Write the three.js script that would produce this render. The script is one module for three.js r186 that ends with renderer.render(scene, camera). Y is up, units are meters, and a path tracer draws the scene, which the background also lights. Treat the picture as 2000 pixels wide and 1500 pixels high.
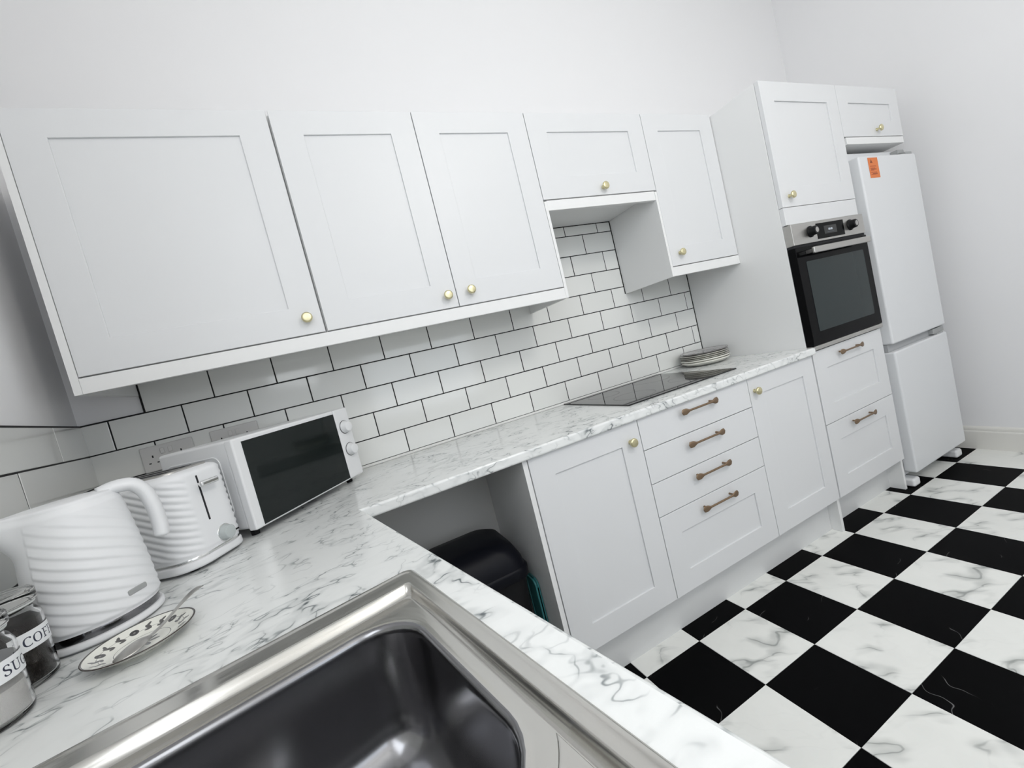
import * as THREE from 'three';
import { RoundedBoxGeometry } from 'three/addons/geometries/RoundedBoxGeometry.js';
import { RectAreaLightUniformsLib } from 'three/addons/lights/RectAreaLightUniformsLib.js';
import { mergeGeometries, mergeVertices } from 'three/addons/utils/BufferGeometryUtils.js';

// ---------------------------------------------------------------- camera, light, exposure
const scene = new THREE.Scene();
const camera = new THREE.PerspectiveCamera(2 * Math.atan(750 / 806.7155) * 180 / Math.PI, 2000 / 1500, 0.02, 60);
camera.rotation.order = 'YXZ';
camera.position.set(0.5782, 1.196, 1.7869);
camera.rotation.set(-0.0655, -0.4028, -0.2453);
scene.add(camera);

RectAreaLightUniformsLib.init();
const renderer = new THREE.WebGLRenderer({ antialias: true });
renderer.toneMapping = THREE.LinearToneMapping;
renderer.toneMappingExposure = 1.04;
renderer.shadowMap.enabled = true;

scene.background = new THREE.Color().setRGB(0.75, 0.86, 1.0);   // overcast sky beyond the window

const LAMP = { x: 1.85, y: 2.85, z: 2.7, r: 0.2, power: 2.7 };                           // pendant globe
const WIN = { z0: 1.75, z1: 3.4, y0: 1.36, y1: 2.8, glow: 2.6 };                  // window over the sink, in the left wall (z along the wall)
const TH = Math.atan(0.2123), CX = -0.1793;                                       // the left wall leans in from the corner by 12 degrees
const pendantLight = new THREE.PointLight(new THREE.Color().setRGB(1.0, 0.965, 0.91), LAMP.power, 0, 2);
pendantLight.position.set(LAMP.x, LAMP.y, LAMP.z);
pendantLight.shadow.radius = LAMP.r / 0.02;
pendantLight.castShadow = true;
scene.add(pendantLight);
const windowLight = new THREE.RectAreaLight(new THREE.Color().setRGB(0.95, 0.975, 1.0), WIN.glow, WIN.z1 - WIN.z0 - 0.12, WIN.y1 - WIN.y0 - 0.12);
{
  const at = (x, z) => [CX + x * Math.cos(TH) + z * Math.sin(TH), (WIN.y0 + WIN.y1) / 2, -x * Math.sin(TH) + z * Math.cos(TH)], zm = (WIN.z0 + WIN.z1) / 2;
  windowLight.position.set(...at(-0.03, zm)); windowLight.lookAt(...at(3, zm));
}
scene.add(windowLight);
const WIN2 = { x0: 0.95, x1: 2.45, y0: 0.75, y1: 2.5, glow: 1.2 };                   // window in the wall opposite the cupboards
const windowLight2 = new THREE.RectAreaLight(new THREE.Color().setRGB(0.96, 0.98, 1.0), WIN2.glow, WIN2.x1 - WIN2.x0 - 0.12, WIN2.y1 - WIN2.y0 - 0.12);
windowLight2.position.set((WIN2.x0 + WIN2.x1) / 2, (WIN2.y0 + WIN2.y1) / 2, 3.59);
windowLight2.lookAt((WIN2.x0 + WIN2.x1) / 2, (WIN2.y0 + WIN2.y1) / 2, 0);
scene.add(windowLight2);

// ---------------------------------------------------------------- random numbers and periodic noise
let seed = 12345;
const rnd = () => { seed = (seed * 1664525 + 1013904223) >>> 0; return seed / 4294967296; };
const PERM = new Uint8Array(512);
{ const p = [...Array(256).keys()]; for (let i = 255; i > 0; i--) { const j = Math.floor(rnd() * (i + 1)); [p[i], p[j]] = [p[j], p[i]]; } for (let i = 0; i < 512; i++) PERM[i] = p[i & 255]; }
const GX = [], GY = [];
for (let i = 0; i < 256; i++) { const a = i / 256 * Math.PI * 2; GX.push(Math.cos(a)); GY.push(Math.sin(a)); }
function pn(x, y, px, py, s = 0) {            // gradient noise with periods px, py
  const xi = Math.floor(x), yi = Math.floor(y), fx = x - xi, fy = y - yi;
  const x0 = ((xi % px) + px) % px, x1 = (x0 + 1) % px, y0 = ((yi % py) + py) % py, y1 = (y0 + 1) % py;
  const h = (a, b) => PERM[(PERM[(a + s) & 255] + b) & 255];
  const g = (k, dx, dy) => GX[k] * dx + GY[k] * dy;
  const u = fx * fx * fx * (fx * (fx * 6 - 15) + 10), v = fy * fy * fy * (fy * (fy * 6 - 15) + 10);
  const a = g(h(x0, y0), fx, fy), b = g(h(x1, y0), fx - 1, fy), c = g(h(x0, y1), fx, fy - 1), d = g(h(x1, y1), fx - 1, fy - 1);
  return (a + (b - a) * u) + ((c + (d - c) * u) - (a + (b - a) * u)) * v;
}
function fbm(x, y, f, oct, s) { let r = 0, a = 1; for (let i = 0; i < oct; i++) { r += a * pn(x * f, y * f, f, f, s + i * 17); f *= 2; a *= 0.5; } return r; }
const sst = (a, b, x) => { const t = Math.min(1, Math.max(0, (x - a) / (b - a))); return t * t * (3 - 2 * t); };
function dataTex(n, fn, srgb = true) {
  const d = new Uint8Array(n * n * 4);
  for (let j = 0; j < n; j++) for (let i = 0; i < n; i++) { const c = fn(i / n, j / n), k = (j * n + i) * 4; d[k] = c[0]; d[k + 1] = c[1]; d[k + 2] = c[2]; d[k + 3] = 255; }
  const t = new THREE.DataTexture(d, n, n); t.magFilter = THREE.LinearFilter; t.minFilter = THREE.LinearMipmapLinearFilter; t.generateMipmaps = true;
  t.wrapS = t.wrapT = THREE.RepeatWrapping; if (srgb) t.colorSpace = THREE.SRGBColorSpace; t.needsUpdate = true; return t;
}
function canvasTex(w, h, draw) {
  const c = document.createElement('canvas'); c.width = w; c.height = h; draw(c.getContext('2d'), w, h);
  const t = new THREE.CanvasTexture(c); t.colorSpace = THREE.SRGBColorSpace; return t;
}
// white laminate with crackled grey veins (one texture width = 1.5 m)
const worktopTex = dataTex(2048, (x, y) => {
  const wx = x + 0.016 * fbm(x, y, 9, 4, 3) + 0.02 * pn(x * 4, y * 4, 4, 4, 31), wy = y + 0.016 * fbm(x, y, 9, 4, 51) + 0.02 * pn(x * 4, y * 4, 4, 4, 71);
  const u = wx * 2 + wy, w = wy * 3 - wx;                                          // veins run mostly one way
  const n1 = Math.abs(pn(u * 5, w * 5, 5, 5, 7) + 0.5 * pn(u * 12, w * 12, 12, 12, 9) + 0.25 * pn(u * 29, w * 29, 29, 29, 11));
  const n2 = Math.abs(pn(u * 9, w * 9, 9, 9, 77) + 0.5 * pn(u * 23, w * 23, 23, 23, 79) + 0.2 * pn(u * 51, w * 51, 51, 51, 83));
  const where = sst(-0.22, 0.34, fbm(x, y, 6, 3, 90)), where2 = sst(-0.12, 0.34, fbm(x, y, 9, 3, 140));
  const fine = 0.5 + 0.5 * pn(x * 210, y * 210, 210, 210, 5), broken = sst(-0.28, 0.25, pn(x * 46, y * 46, 46, 46, 15));
  let v = (1 - sst(0.0, 0.042, n1)) * (0.2 + 0.8 * where) * broken * 0.62 + (1 - sst(0.0, 0.045, n2)) * where2 * broken * 0.5;
  v += (1 - sst(0.0, 0.22, n1)) * where * 0.13 + (1 - sst(0.0, 0.25, n2)) * where2 * 0.08;
  v = Math.min(0.8, v * (0.7 + 0.5 * fine));
  return [239 - v * 176, 241 - v * 170, 240 - v * 166];
});
// floor: pale marble print (one texture width = 4 tiles)
const whiteMarbleTex = dataTex(1024, (x, y) => {
  const wx = x + 0.045 * fbm(x, y, 4, 4, 203), wy = y + 0.045 * fbm(x, y, 4, 4, 251);
  const sx = wx - wy, sy = wy;
  const n = Math.abs(pn(sx * 7, sy * 7, 7, 7, 207) + 0.4 * pn(sx * 15, sy * 15, 15, 15, 209) + 0.15 * pn(sx * 40, sy * 40, 40, 40, 211));
  const w = sst(-0.1, 0.4, fbm(x, y, 6, 3, 290));
  const v = (1 - sst(0, 0.045, n)) * (0.05 + 0.95 * w) * 0.36 + (1 - sst(0, 0.3, n)) * w * 0.26 + 0.03 * (0.5 + fbm(x, y, 9, 3, 300));
  return [244 - v * 138, 245 - v * 134, 241 - v * 132];
});
// floor: black marble print with rare white threads
const blackMarbleTex = dataTex(1024, (x, y) => {
  const wx = x + 0.06 * fbm(x, y, 4, 4, 403), wy = y + 0.06 * fbm(x, y, 4, 4, 451);
  const n = Math.abs(pn((wx + wy) * 5, wy * 5, 5, 5, 407) + 0.3 * pn((wx + wy) * 13, wy * 13, 13, 13, 409));
  const w = sst(0.16, 0.36, fbm(x, y, 7, 3, 490));
  const v = (1 - sst(0, 0.012, n)) * w;
  return [4 + v * 130, 4 + v * 130, 5 + v * 128];
});
const paintBump = dataTex(512, (x, y) => { const v = 128 + 70 * fbm(x, y, 40, 3, 33) + 40 * fbm(x, y, 6, 2, 60); return [v, v, v]; }, false);
const brushedRough = dataTex(512, (x, y) => { const v = 150 + 50 * pn(x * 6, y * 180, 6, 180, 21) + 45 * fbm(x, y, 7, 3, 23); return [v, v, v]; }, false);
const rep = (t, sx, sy = sx) => { const c = t.clone(); c.repeat.set(sx, sy); c.needsUpdate = true; return c; };

// ---------------------------------------------------------------- materials
const lin = (r, g, b) => new THREE.Color().setRGB(r, g, b);
const std = (c, rough, o = {}) => new THREE.MeshStandardMaterial({ color: c, roughness: rough, ...o });
const M = {
  wall: std(lin(0.86, 0.86, 0.87), 0.75, { bumpMap: rep(paintBump, 1.2), bumpScale: 0.0006 }),
  ceiling: std(lin(0.84, 0.84, 0.83), 0.9),
  skirting: std(lin(0.78, 0.77, 0.73), 0.4),
  door: std(lin(0.755, 0.765, 0.775), 0.42),
  carcass: std(lin(0.85, 0.855, 0.85), 0.45),
  plinth: std(lin(0.72, 0.73, 0.73), 0.5),
  tile: [0.79, 0.81, 0.83].map((v) => new THREE.MeshPhysicalMaterial({ color: lin(v, v * 1.012, v * 0.985), roughness: 0.12, clearcoat: 0.4, clearcoatRoughness: 0.06 })),
  grout: std(lin(0.012, 0.012, 0.013), 0.85),
  sealant: std(lin(0.78, 0.78, 0.76), 0.4),
  worktop: std(0xffffff, 0.2, { map: rep(worktopTex, 1 / 1.5) }),
  floorWhite: std(0xffffff, 0.32, { map: whiteMarbleTex }),
  floorBlack: new THREE.MeshPhysicalMaterial({ color: 0xffffff, roughness: 0.5, map: blackMarbleTex, specularIntensity: 0.1 }),
  floorBase: std(lin(0.03, 0.03, 0.03), 0.9),
  brass: std(lin(0.72, 0.66, 0.42), 0.36, { metalness: 1 }),
  bronze: std(lin(0.27, 0.19, 0.125), 0.4, { metalness: 0.85 }),
  steel: std(lin(0.60, 0.59, 0.56), 0.32, { metalness: 1, roughnessMap: rep(brushedRough, 3) }),
  bowlSteel: std(lin(0.29, 0.29, 0.30), 0.2, { metalness: 1 }),
  ovenSteel: std(lin(0.52, 0.51, 0.49), 0.36, { metalness: 1 }),
  darkChrome: std(lin(0.20, 0.20, 0.21), 0.12, { metalness: 1 }),
  chrome: std(lin(0.80, 0.80, 0.80), 0.1, { metalness: 1 }),
  blackGlass: new THREE.MeshPhysicalMaterial({ color: lin(0.005, 0.0055, 0.006), roughness: 0.04 }),
  ovenFrame: new THREE.MeshPhysicalMaterial({ color: lin(0.0035, 0.0035, 0.004), roughness: 0.12, specularIntensity: 0.12 }),
  ovenGlass: new THREE.MeshPhysicalMaterial({ color: lin(0.020, 0.030, 0.031), roughness: 0.08, specularIntensity: 0.42 }),
  microGlass: new THREE.MeshPhysicalMaterial({ color: lin(0.008, 0.012, 0.0115), roughness: 0.06, specularIntensity: 0.7 }),
  hobMark: std(lin(0.12, 0.12, 0.12), 0.3),
  blackPlastic: new THREE.MeshPhysicalMaterial({ color: lin(0.005, 0.005, 0.006), roughness: 0.45, specularIntensity: 0.45 }),
  darkGap: std(lin(0.015, 0.015, 0.018), 0.8),
  whitePlastic: std(lin(0.82, 0.83, 0.84), 0.3),
  appliance: std(lin(0.80, 0.81, 0.82), 0.34),
  softWhite: std(lin(0.83, 0.84, 0.855), 0.4),
  greyPlastic: std(lin(0.36, 0.37, 0.37), 0.4),
  clearGrey: std(lin(0.50, 0.54, 0.54), 0.2),
  fridge: std(lin(0.76, 0.775, 0.79), 0.3),
  gasket: std(lin(0.42, 0.43, 0.44), 0.6),
  socket: std(lin(0.66, 0.655, 0.645), 0.35),
  teal: std(lin(0.05, 0.25, 0.26), 0.35),
  binLid: new THREE.MeshPhysicalMaterial({ color: lin(0.004, 0.0045, 0.008), roughness: 0.45, specularIntensity: 0.3 }),
  board: std(lin(0.62, 0.62, 0.60), 0.8),
  glass: new THREE.MeshPhysicalMaterial({ color: 0xffffff, roughness: 0.02, transmission: 1, thickness: 0.004, ior: 1.3 }),
  pane: new THREE.MeshPhysicalMaterial({ color: 0xffffff, roughness: 0.02, transmission: 1, thickness: 0, ior: 1.5 }),
  coffee: std(lin(0.012, 0.007, 0.0045), 0.9, { bumpMap: rep(paintBump, 6), bumpScale: 0.003 }),
  sugar: std(lin(0.80, 0.79, 0.77), 0.9, { bumpMap: rep(paintBump, 6), bumpScale: 0.0015 }),
  seal: std(lin(0.66, 0.68, 0.67), 0.45),
  china: new THREE.MeshPhysicalMaterial({ color: lin(0.78, 0.77, 0.70), roughness: 0.16, clearcoat: 0.6 }),
  chinaDark: new THREE.MeshPhysicalMaterial({ color: lin(0.42, 0.41, 0.41), roughness: 0.2, clearcoat: 0.6 }),
  chinaRim: std(lin(0.05, 0.038, 0.033), 0.3),
  spoon: std(lin(0.46, 0.45, 0.43), 0.28, { metalness: 1 }),
  globe: new THREE.MeshStandardMaterial({ color: lin(0.9, 0.9, 0.88), roughness: 0.5, emissive: lin(1.0, 0.965, 0.91), emissiveIntensity: 3 }),
};

// ---------------------------------------------------------------- helpers
const used = {};
function numbered(n) { if (!(n in used)) { used[n] = 0; return n; } used[n]++; return `${n}_${String(used[n]).padStart(3, '0')}`; }
// a thing: a group at its base; parts are given in world axes unless it is turned
function thing(name, label, category, pos, turn = 0, group) {
  const g = new THREE.Group(); g.name = numbered(name); g.position.set(...pos); g.rotation.y = turn;
  g.userData = { label, category }; if (group) g.userData.group = group;
  scene.add(g); return g;
}
function setting(name, pos = [0, 0, 0], turn = 0) {
  const g = new THREE.Group(); g.name = name; g.position.set(...pos); g.rotation.y = turn; g.userData = { kind: 'structure' }; scene.add(g); return g;
}
function part(parent, name, geo, mat, label) {
  const m = new THREE.Mesh(geo, mat); m.name = name; m.castShadow = m.receiveShadow = true; if (label) m.userData.label = label; parent.add(m); return m;
}
// part given in world axes, under a thing that is only moved (or under a part of such a thing)
function wpart(parent, name, geo, mat, label) {
  let r = parent, x = 0, y = 0, z = 0; while (r && r !== scene) { x += r.position.x; y += r.position.y; z += r.position.z; r = r.parent; }
  geo.translate(-x, -y, -z); return part(parent, name, geo, mat, label);
}
function bx(x0, x1, y0, y1, z0, z1, r = 0) {
  const w = x1 - x0, h = y1 - y0, d = z1 - z0;
  const g = r ? new RoundedBoxGeometry(w, h, d, 2, Math.min(r, w / 2.01, h / 2.01, d / 2.01)) : new THREE.BoxGeometry(w, h, d);
  return g.translate((x0 + x1) / 2, (y0 + y1) / 2, (z0 + z1) / 2);
}
const plain = (g) => { const q = g.index ? g.toNonIndexed() : g; for (const k of Object.keys(q.attributes)) if (!['position', 'normal', 'uv'].includes(k)) q.deleteAttribute(k); return q; };
const merge = (a) => mergeGeometries(a.map(plain));
function rrect(w, h, r, cls = THREE.Shape, cx = 0, cy = 0) {
  const s = new cls(), x = cx - w / 2, y = cy - h / 2;
  s.moveTo(x + r, y); s.lineTo(x + w - r, y); s.absarc(x + w - r, y + r, r, -Math.PI / 2, 0); s.lineTo(x + w, y + h - r); s.absarc(x + w - r, y + h - r, r, 0, Math.PI / 2);
  s.lineTo(x + r, y + h); s.absarc(x + r, y + h - r, r, Math.PI / 2, Math.PI); s.lineTo(x, y + r); s.absarc(x + r, y + r, r, Math.PI, Math.PI * 1.5); return s;
}
function rect(x0, x1, y0, y1, cls = THREE.Shape) { const s = new cls(); s.moveTo(x0, y0); s.lineTo(x1, y0); s.lineTo(x1, y1); s.lineTo(x0, y1); s.closePath(); return s; }
function extr(shape, depth, bevel = 0, seg = 2, curve = 12) {
  return new THREE.ExtrudeGeometry(shape, { depth: depth - 2 * bevel, bevelEnabled: bevel > 0, bevelThickness: bevel, bevelSize: bevel, bevelOffset: -bevel, bevelSegments: seg, curveSegments: curve }).translate(0, 0, bevel);
}
// stack of closed rings (arrays of [x, y, z]) skinned into one surface
function skin(rings, capStart = false, capEnd = false) {
  const n = rings[0].length, pos = [], idx = [], uv = [];
  rings.forEach((r, j) => r.forEach((p, i) => { pos.push(...p); uv.push(i / n, j / (rings.length - 1)); }));
  for (let j = 0; j < rings.length - 1; j++) for (let i = 0; i < n; i++) { const a = j * n + i, b = j * n + (i + 1) % n, c = a + n, d = b + n; idx.push(a, b, d, a, d, c); }
  const cap = (j, flip) => { const c = [0, 0, 0]; rings[j].forEach((p) => p.forEach((v, k) => { c[k] += v / n; })); const k = pos.length / 3; pos.push(...c); uv.push(0.5, 0.5);
    for (let i = 0; i < n; i++) { const a = j * n + i, b = j * n + (i + 1) % n; flip ? idx.push(k, b, a) : idx.push(k, a, b); } };
  if (capStart) cap(0, true); if (capEnd) cap(rings.length - 1, false);
  const g = new THREE.BufferGeometry(); g.setAttribute('position', new THREE.Float32BufferAttribute(pos, 3)); g.setAttribute('uv', new THREE.Float32BufferAttribute(uv, 2)); g.setIndex(idx); g.computeVertexNormals(); return g;
}
// points of a rounded rectangle in the x-z plane, same count for any size
function ring(x0, x1, z0, z1, r, y, k = 8, m = 4) {
  const o = [], cor = [[x1 - r, z1 - r, 0], [x0 + r, z1 - r, 1], [x0 + r, z0 + r, 2], [x1 - r, z0 + r, 3]];
  cor.forEach(([cx, cz, q], i) => {
    for (let a = 0; a <= k; a++) { const t = (q + a / k) * Math.PI / 2; o.push([cx + r * Math.cos(t), y, cz + r * Math.sin(t)]); }
    const l = o[o.length - 1], [nx, nz, nq] = cor[(i + 1) % 4], t = nq * Math.PI / 2, e = [nx + r * Math.cos(t), y, nz + r * Math.sin(t)];
    for (let a = 1; a < m; a++) o.push(l.map((v, j) => v + (e[j] - v) * a / m));
  });
  return o.reverse();
}
function lathe(pts, seg = 48) { return new THREE.LatheGeometry(pts.map(([r, y]) => new THREE.Vector2(Math.max(r, 0.00001), y)), seg); }
function tube(pts, r, seg = 24, rad = 10) { return new THREE.TubeGeometry(new THREE.CatmullRomCurve3(pts.map((p) => new THREE.Vector3(...p))), seg, r, rad); }

// ---------------------------------------------------------------- measures of the room
const XW = 3.89, ZB = 3.6, HC = 3.3;                              // right wall, opposite wall, ceiling
const L0 = 1.3112, PY = 0.1004, PXT = 0.202;                      // tile courses
const WT = 0.9005, WB = 0.868, WZ = 0.6132;                       // worktop
const XT = 2.5737;                                                // side of the tall units
const ZD = 0.3461, ZBD = 0.596;                                   // faces of wall and base doors
const leftAt = (z) => CX + 0.2123 * z;

// ---------------------------------------------------------------- shell
{
  const wb = part(setting('wall_back'), 'plaster', bx(CX - 0.4, XW + 0.2, 0, HC, -0.2, 0), M.wall);
  const wr = setting('wall_right'); part(wr, 'plaster', bx(XW, XW + 0.2, 0, HC, -0.2, ZB + 0.2), M.wall);
  const wl = setting('wall_left', [CX, 0, 0], TH), le = ZB / Math.cos(TH) + 0.3;
  part(wl, 'plaster', merge([bx(-0.2, 0, 0, HC, -0.1, WIN.z0), bx(-0.2, 0, 0, HC, WIN.z1, le), bx(-0.2, 0, 0, WIN.y0, WIN.z0, WIN.z1), bx(-0.2, 0, WIN.y1, HC, WIN.z0, WIN.z1)]), M.wall);
  const wf = setting('wall_front'); part(wf, 'plaster', merge([bx(0.1, WIN2.x0, 0, HC, ZB, ZB + 0.2), bx(WIN2.x1, XW + 0.2, 0, HC, ZB, ZB + 0.2), bx(WIN2.x0, WIN2.x1, 0, WIN2.y0, ZB, ZB + 0.2), bx(WIN2.x0, WIN2.x1, WIN2.y1, HC, ZB, ZB + 0.2)]), M.wall);
  const ce = setting('ceiling'); part(ce, 'plaster', bx(CX - 0.4, XW + 0.2, HC, HC + 0.15, -0.2, ZB + 0.2), M.ceiling);
  const wi = setting('window_1', [CX, 0, 0], TH);
  const f = 0.06, xx = [-0.14, -0.08], zm = (WIN.z0 + WIN.z1) / 2;
  part(wi, 'window_frame', merge([bx(...xx, WIN.y0, WIN.y1, WIN.z0, WIN.z0 + f), bx(...xx, WIN.y0, WIN.y1, WIN.z1 - f, WIN.z1), bx(...xx, WIN.y0, WIN.y0 + f, WIN.z0, WIN.z1), bx(...xx, WIN.y1 - f, WIN.y1, WIN.z0, WIN.z1), bx(...xx, WIN.y0, WIN.y1, zm - 0.03, zm + 0.03)]), M.carcass);
  part(wi, 'pane', bx(-0.112, -0.108, WIN.y0 + f, WIN.y1 - f, WIN.z0 + f, zm - 0.03), M.pane);
  part(wi, 'pane', bx(-0.112, -0.108, WIN.y0 + f, WIN.y1 - f, zm + 0.03, WIN.z1 - f), M.pane);
  part(wi, 'window_sill', bx(-0.08, 0.03, WIN.y0 - 0.022, WIN.y0, WIN.z0 - 0.03, WIN.z1 + 0.03, 0.005), M.carcass);
  const wj = setting('window_2'), zz = [ZB + 0.08, ZB + 0.14], xm = (WIN2.x0 + WIN2.x1) / 2;
  part(wj, 'window_frame', merge([bx(WIN2.x0, WIN2.x0 + f, WIN2.y0, WIN2.y1, ...zz), bx(WIN2.x1 - f, WIN2.x1, WIN2.y0, WIN2.y1, ...zz), bx(WIN2.x0, WIN2.x1, WIN2.y0, WIN2.y0 + f, ...zz), bx(WIN2.x0, WIN2.x1, WIN2.y1 - f, WIN2.y1, ...zz), bx(xm - 0.03, xm + 0.03, WIN2.y0, WIN2.y1, ...zz)]), M.carcass);
  part(wj, 'pane', bx(WIN2.x0 + f, xm - 0.03, WIN2.y0 + f, WIN2.y1 - f, ZB + 0.108, ZB + 0.112), M.pane);
  part(wj, 'pane', bx(xm + 0.03, WIN2.x1 - f, WIN2.y0 + f, WIN2.y1 - f, ZB + 0.108, ZB + 0.112), M.pane);
  part(wj, 'window_sill', bx(WIN2.x0 - 0.03, WIN2.x1 + 0.03, WIN2.y0 - 0.022, WIN2.y0, ZB - 0.03, ZB + 0.08, 0.005), M.carcass);
  // moulded skirting on the right wall
  const s = new THREE.Shape(); s.moveTo(0, 0); s.lineTo(0.018, 0); s.lineTo(0.018, 0.1); s.quadraticCurveTo(0.018, 0.108, 0.013, 0.11); s.lineTo(0.013, 0.117); s.quadraticCurveTo(0.013, 0.131, 0.004, 0.136); s.lineTo(0, 0.136); s.closePath();
  const sk = setting('baseboard_right', [XW, 0, 0]);
  part(sk, 'moulding', plain(new THREE.ExtrudeGeometry(s, { depth: ZB, bevelEnabled: false, curveSegments: 6 }).applyMatrix4(new THREE.Matrix4().makeScale(-1, 1, 1))), M.skirting);
  { const g = sk.children[0].geometry, p = g.attributes.position; for (let i = 0; i < p.count; i += 3) { const a = [p.getX(i), p.getY(i), p.getZ(i)]; p.setXYZ(i, p.getX(i + 1), p.getY(i + 1), p.getZ(i + 1)); p.setXYZ(i + 1, ...a); } g.computeVertexNormals(); }
}
// ---------------------------------------------------------------- floor: black and pale squares
{
  const fl = setting('floor'); part(fl, 'subfloor', bx(CX - 0.4, XW + 0.2, -0.12, -0.004, -0.2, ZB + 0.2), M.floorBase);
  const S = 0.2576, FX = 1.3034, FZ = 0.6145, gap = 0.0005, cache = {};
  const square = (x0, x1, z0, z1, v) => {
    const key = [x0, x1, z0, z1, v].map((q) => q.toFixed(3)).join();
    if (cache[key]) return cache[key];
    const b = 0.0008, P = [[x0, -0.004, z0], [x1, -0.004, z0], [x1, -0.004, z1], [x0, -0.004, z1], [x0, -b, z0], [x1, -b, z0], [x1, -b, z1], [x0, -b, z1], [x0 + b, 0, z0 + b], [x1 - b, 0, z0 + b], [x1 - b, 0, z1 - b], [x0 + b, 0, z1 - b]];
    const Q = [[8, 11, 10, 9], [4, 8, 9, 5], [5, 9, 10, 6], [6, 10, 11, 7], [7, 11, 8, 4], [0, 4, 5, 1], [1, 5, 6, 2], [2, 6, 7, 3], [3, 7, 4, 0]], pos = [], uv = [];
    for (const q of Q) for (const k of [0, 1, 2, 0, 2, 3]) { const p = P[q[k]]; pos.push(...p); uv.push((v % 4) / 4 + p[0] / (S * 4), Math.floor(v / 4) / 4 + p[2] / (S * 4)); }
    const g = new THREE.BufferGeometry(); g.setAttribute('position', new THREE.Float32BufferAttribute(pos, 3)); g.setAttribute('uv', new THREE.Float32BufferAttribute(uv, 2)); g.computeVertexNormals(); return (cache[key] = g);
  };
  let n = 0;
  for (let j = -3; j < 12; j++) for (let m = -6; m < 11; m++) {
    const x = FX + m * S, z = FZ + j * S, x0 = Math.max(x, CX - 0.05), x1 = Math.min(x + S, XW), z0 = Math.max(z, 0), z1 = Math.min(z + S, ZB);
    if (x1 - x0 < 0.01 || z1 - z0 < 0.01 || x1 < leftAt(z0)) continue;
    const black = ((m + j) % 2 + 2) % 2 === 0, v = (Math.abs(m * 7 + j * 11 + 40)) % 16;
    const o = part(fl, numbered('floor_tile'), square(x0 - x + gap, x1 - x - gap, z0 - z + gap, z1 - z - gap, v), black ? M.floorBlack : M.floorWhite);
    o.position.set(x, 0, z); n++;
  }
}
// ---------------------------------------------------------------- wall tiles with black joints
const tileCache = {};
function tileGeo(w, h) {
  const key = w.toFixed(3) + '_' + h.toFixed(3); if (tileCache[key]) return tileCache[key];
  const b = Math.min(0.0016, w / 4), d = 0.007, c = 0.0008;
  const P = []; for (const [i, z] of [[0, 0], [0, d - c], [b, d]]) P.push([i, i, z], [w - i, i, z], [w - i, h - i, z], [i, h - i, z]);
  const Q = [[8, 9, 10, 11]]; for (const o of [0, 4]) for (let k = 0; k < 4; k++) Q.push([o + k, o + (k + 1) % 4, o + 4 + (k + 1) % 4, o + 4 + k]);
  const pos = [], uv = []; for (const q of Q) for (const k of [0, 1, 2, 0, 2, 3]) { const p = P[q[k]]; pos.push(...p); uv.push(p[0], p[1]); }
  const g = new THREE.BufferGeometry(); g.setAttribute('position', new THREE.Float32BufferAttribute(pos, 3)); g.setAttribute('uv', new THREE.Float32BufferAttribute(uv, 2)); g.computeVertexNormals(); return (tileCache[key] = g);
}
const GR = 0.0042;                                               // joint width
function layTiles(parent, a0, a1, y0, y1, joints) {
  const xs = [a0, ...joints.filter((j) => j > a0 + 0.012 && j < a1 - 0.012), a1];
  for (let i = 0; i < xs.length - 1; i++) {
    const w = xs[i + 1] - xs[i] - GR, h = y1 - y0 - GR; if (w < 0.008 || h < 0.01) continue;
    const t = part(parent, numbered('wall_tile'), tileGeo(w, h), M.tile[Math.floor(rnd() * 3)]);
    t.position.set(xs[i] + GR / 2, y0 + GR / 2, 0.001); t.rotation.set((rnd() - 0.5) * 0.0008 / Math.max(h, 0.09), (rnd() - 0.5) * 0.0008 / Math.max(w, 0.09), 0);
  }
}
const colsInt = [], colsHalf = []; for (let k = -2; k < 16; k++) { colsInt.push(k * PXT); colsHalf.push((k + 0.5) * PXT); }
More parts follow.
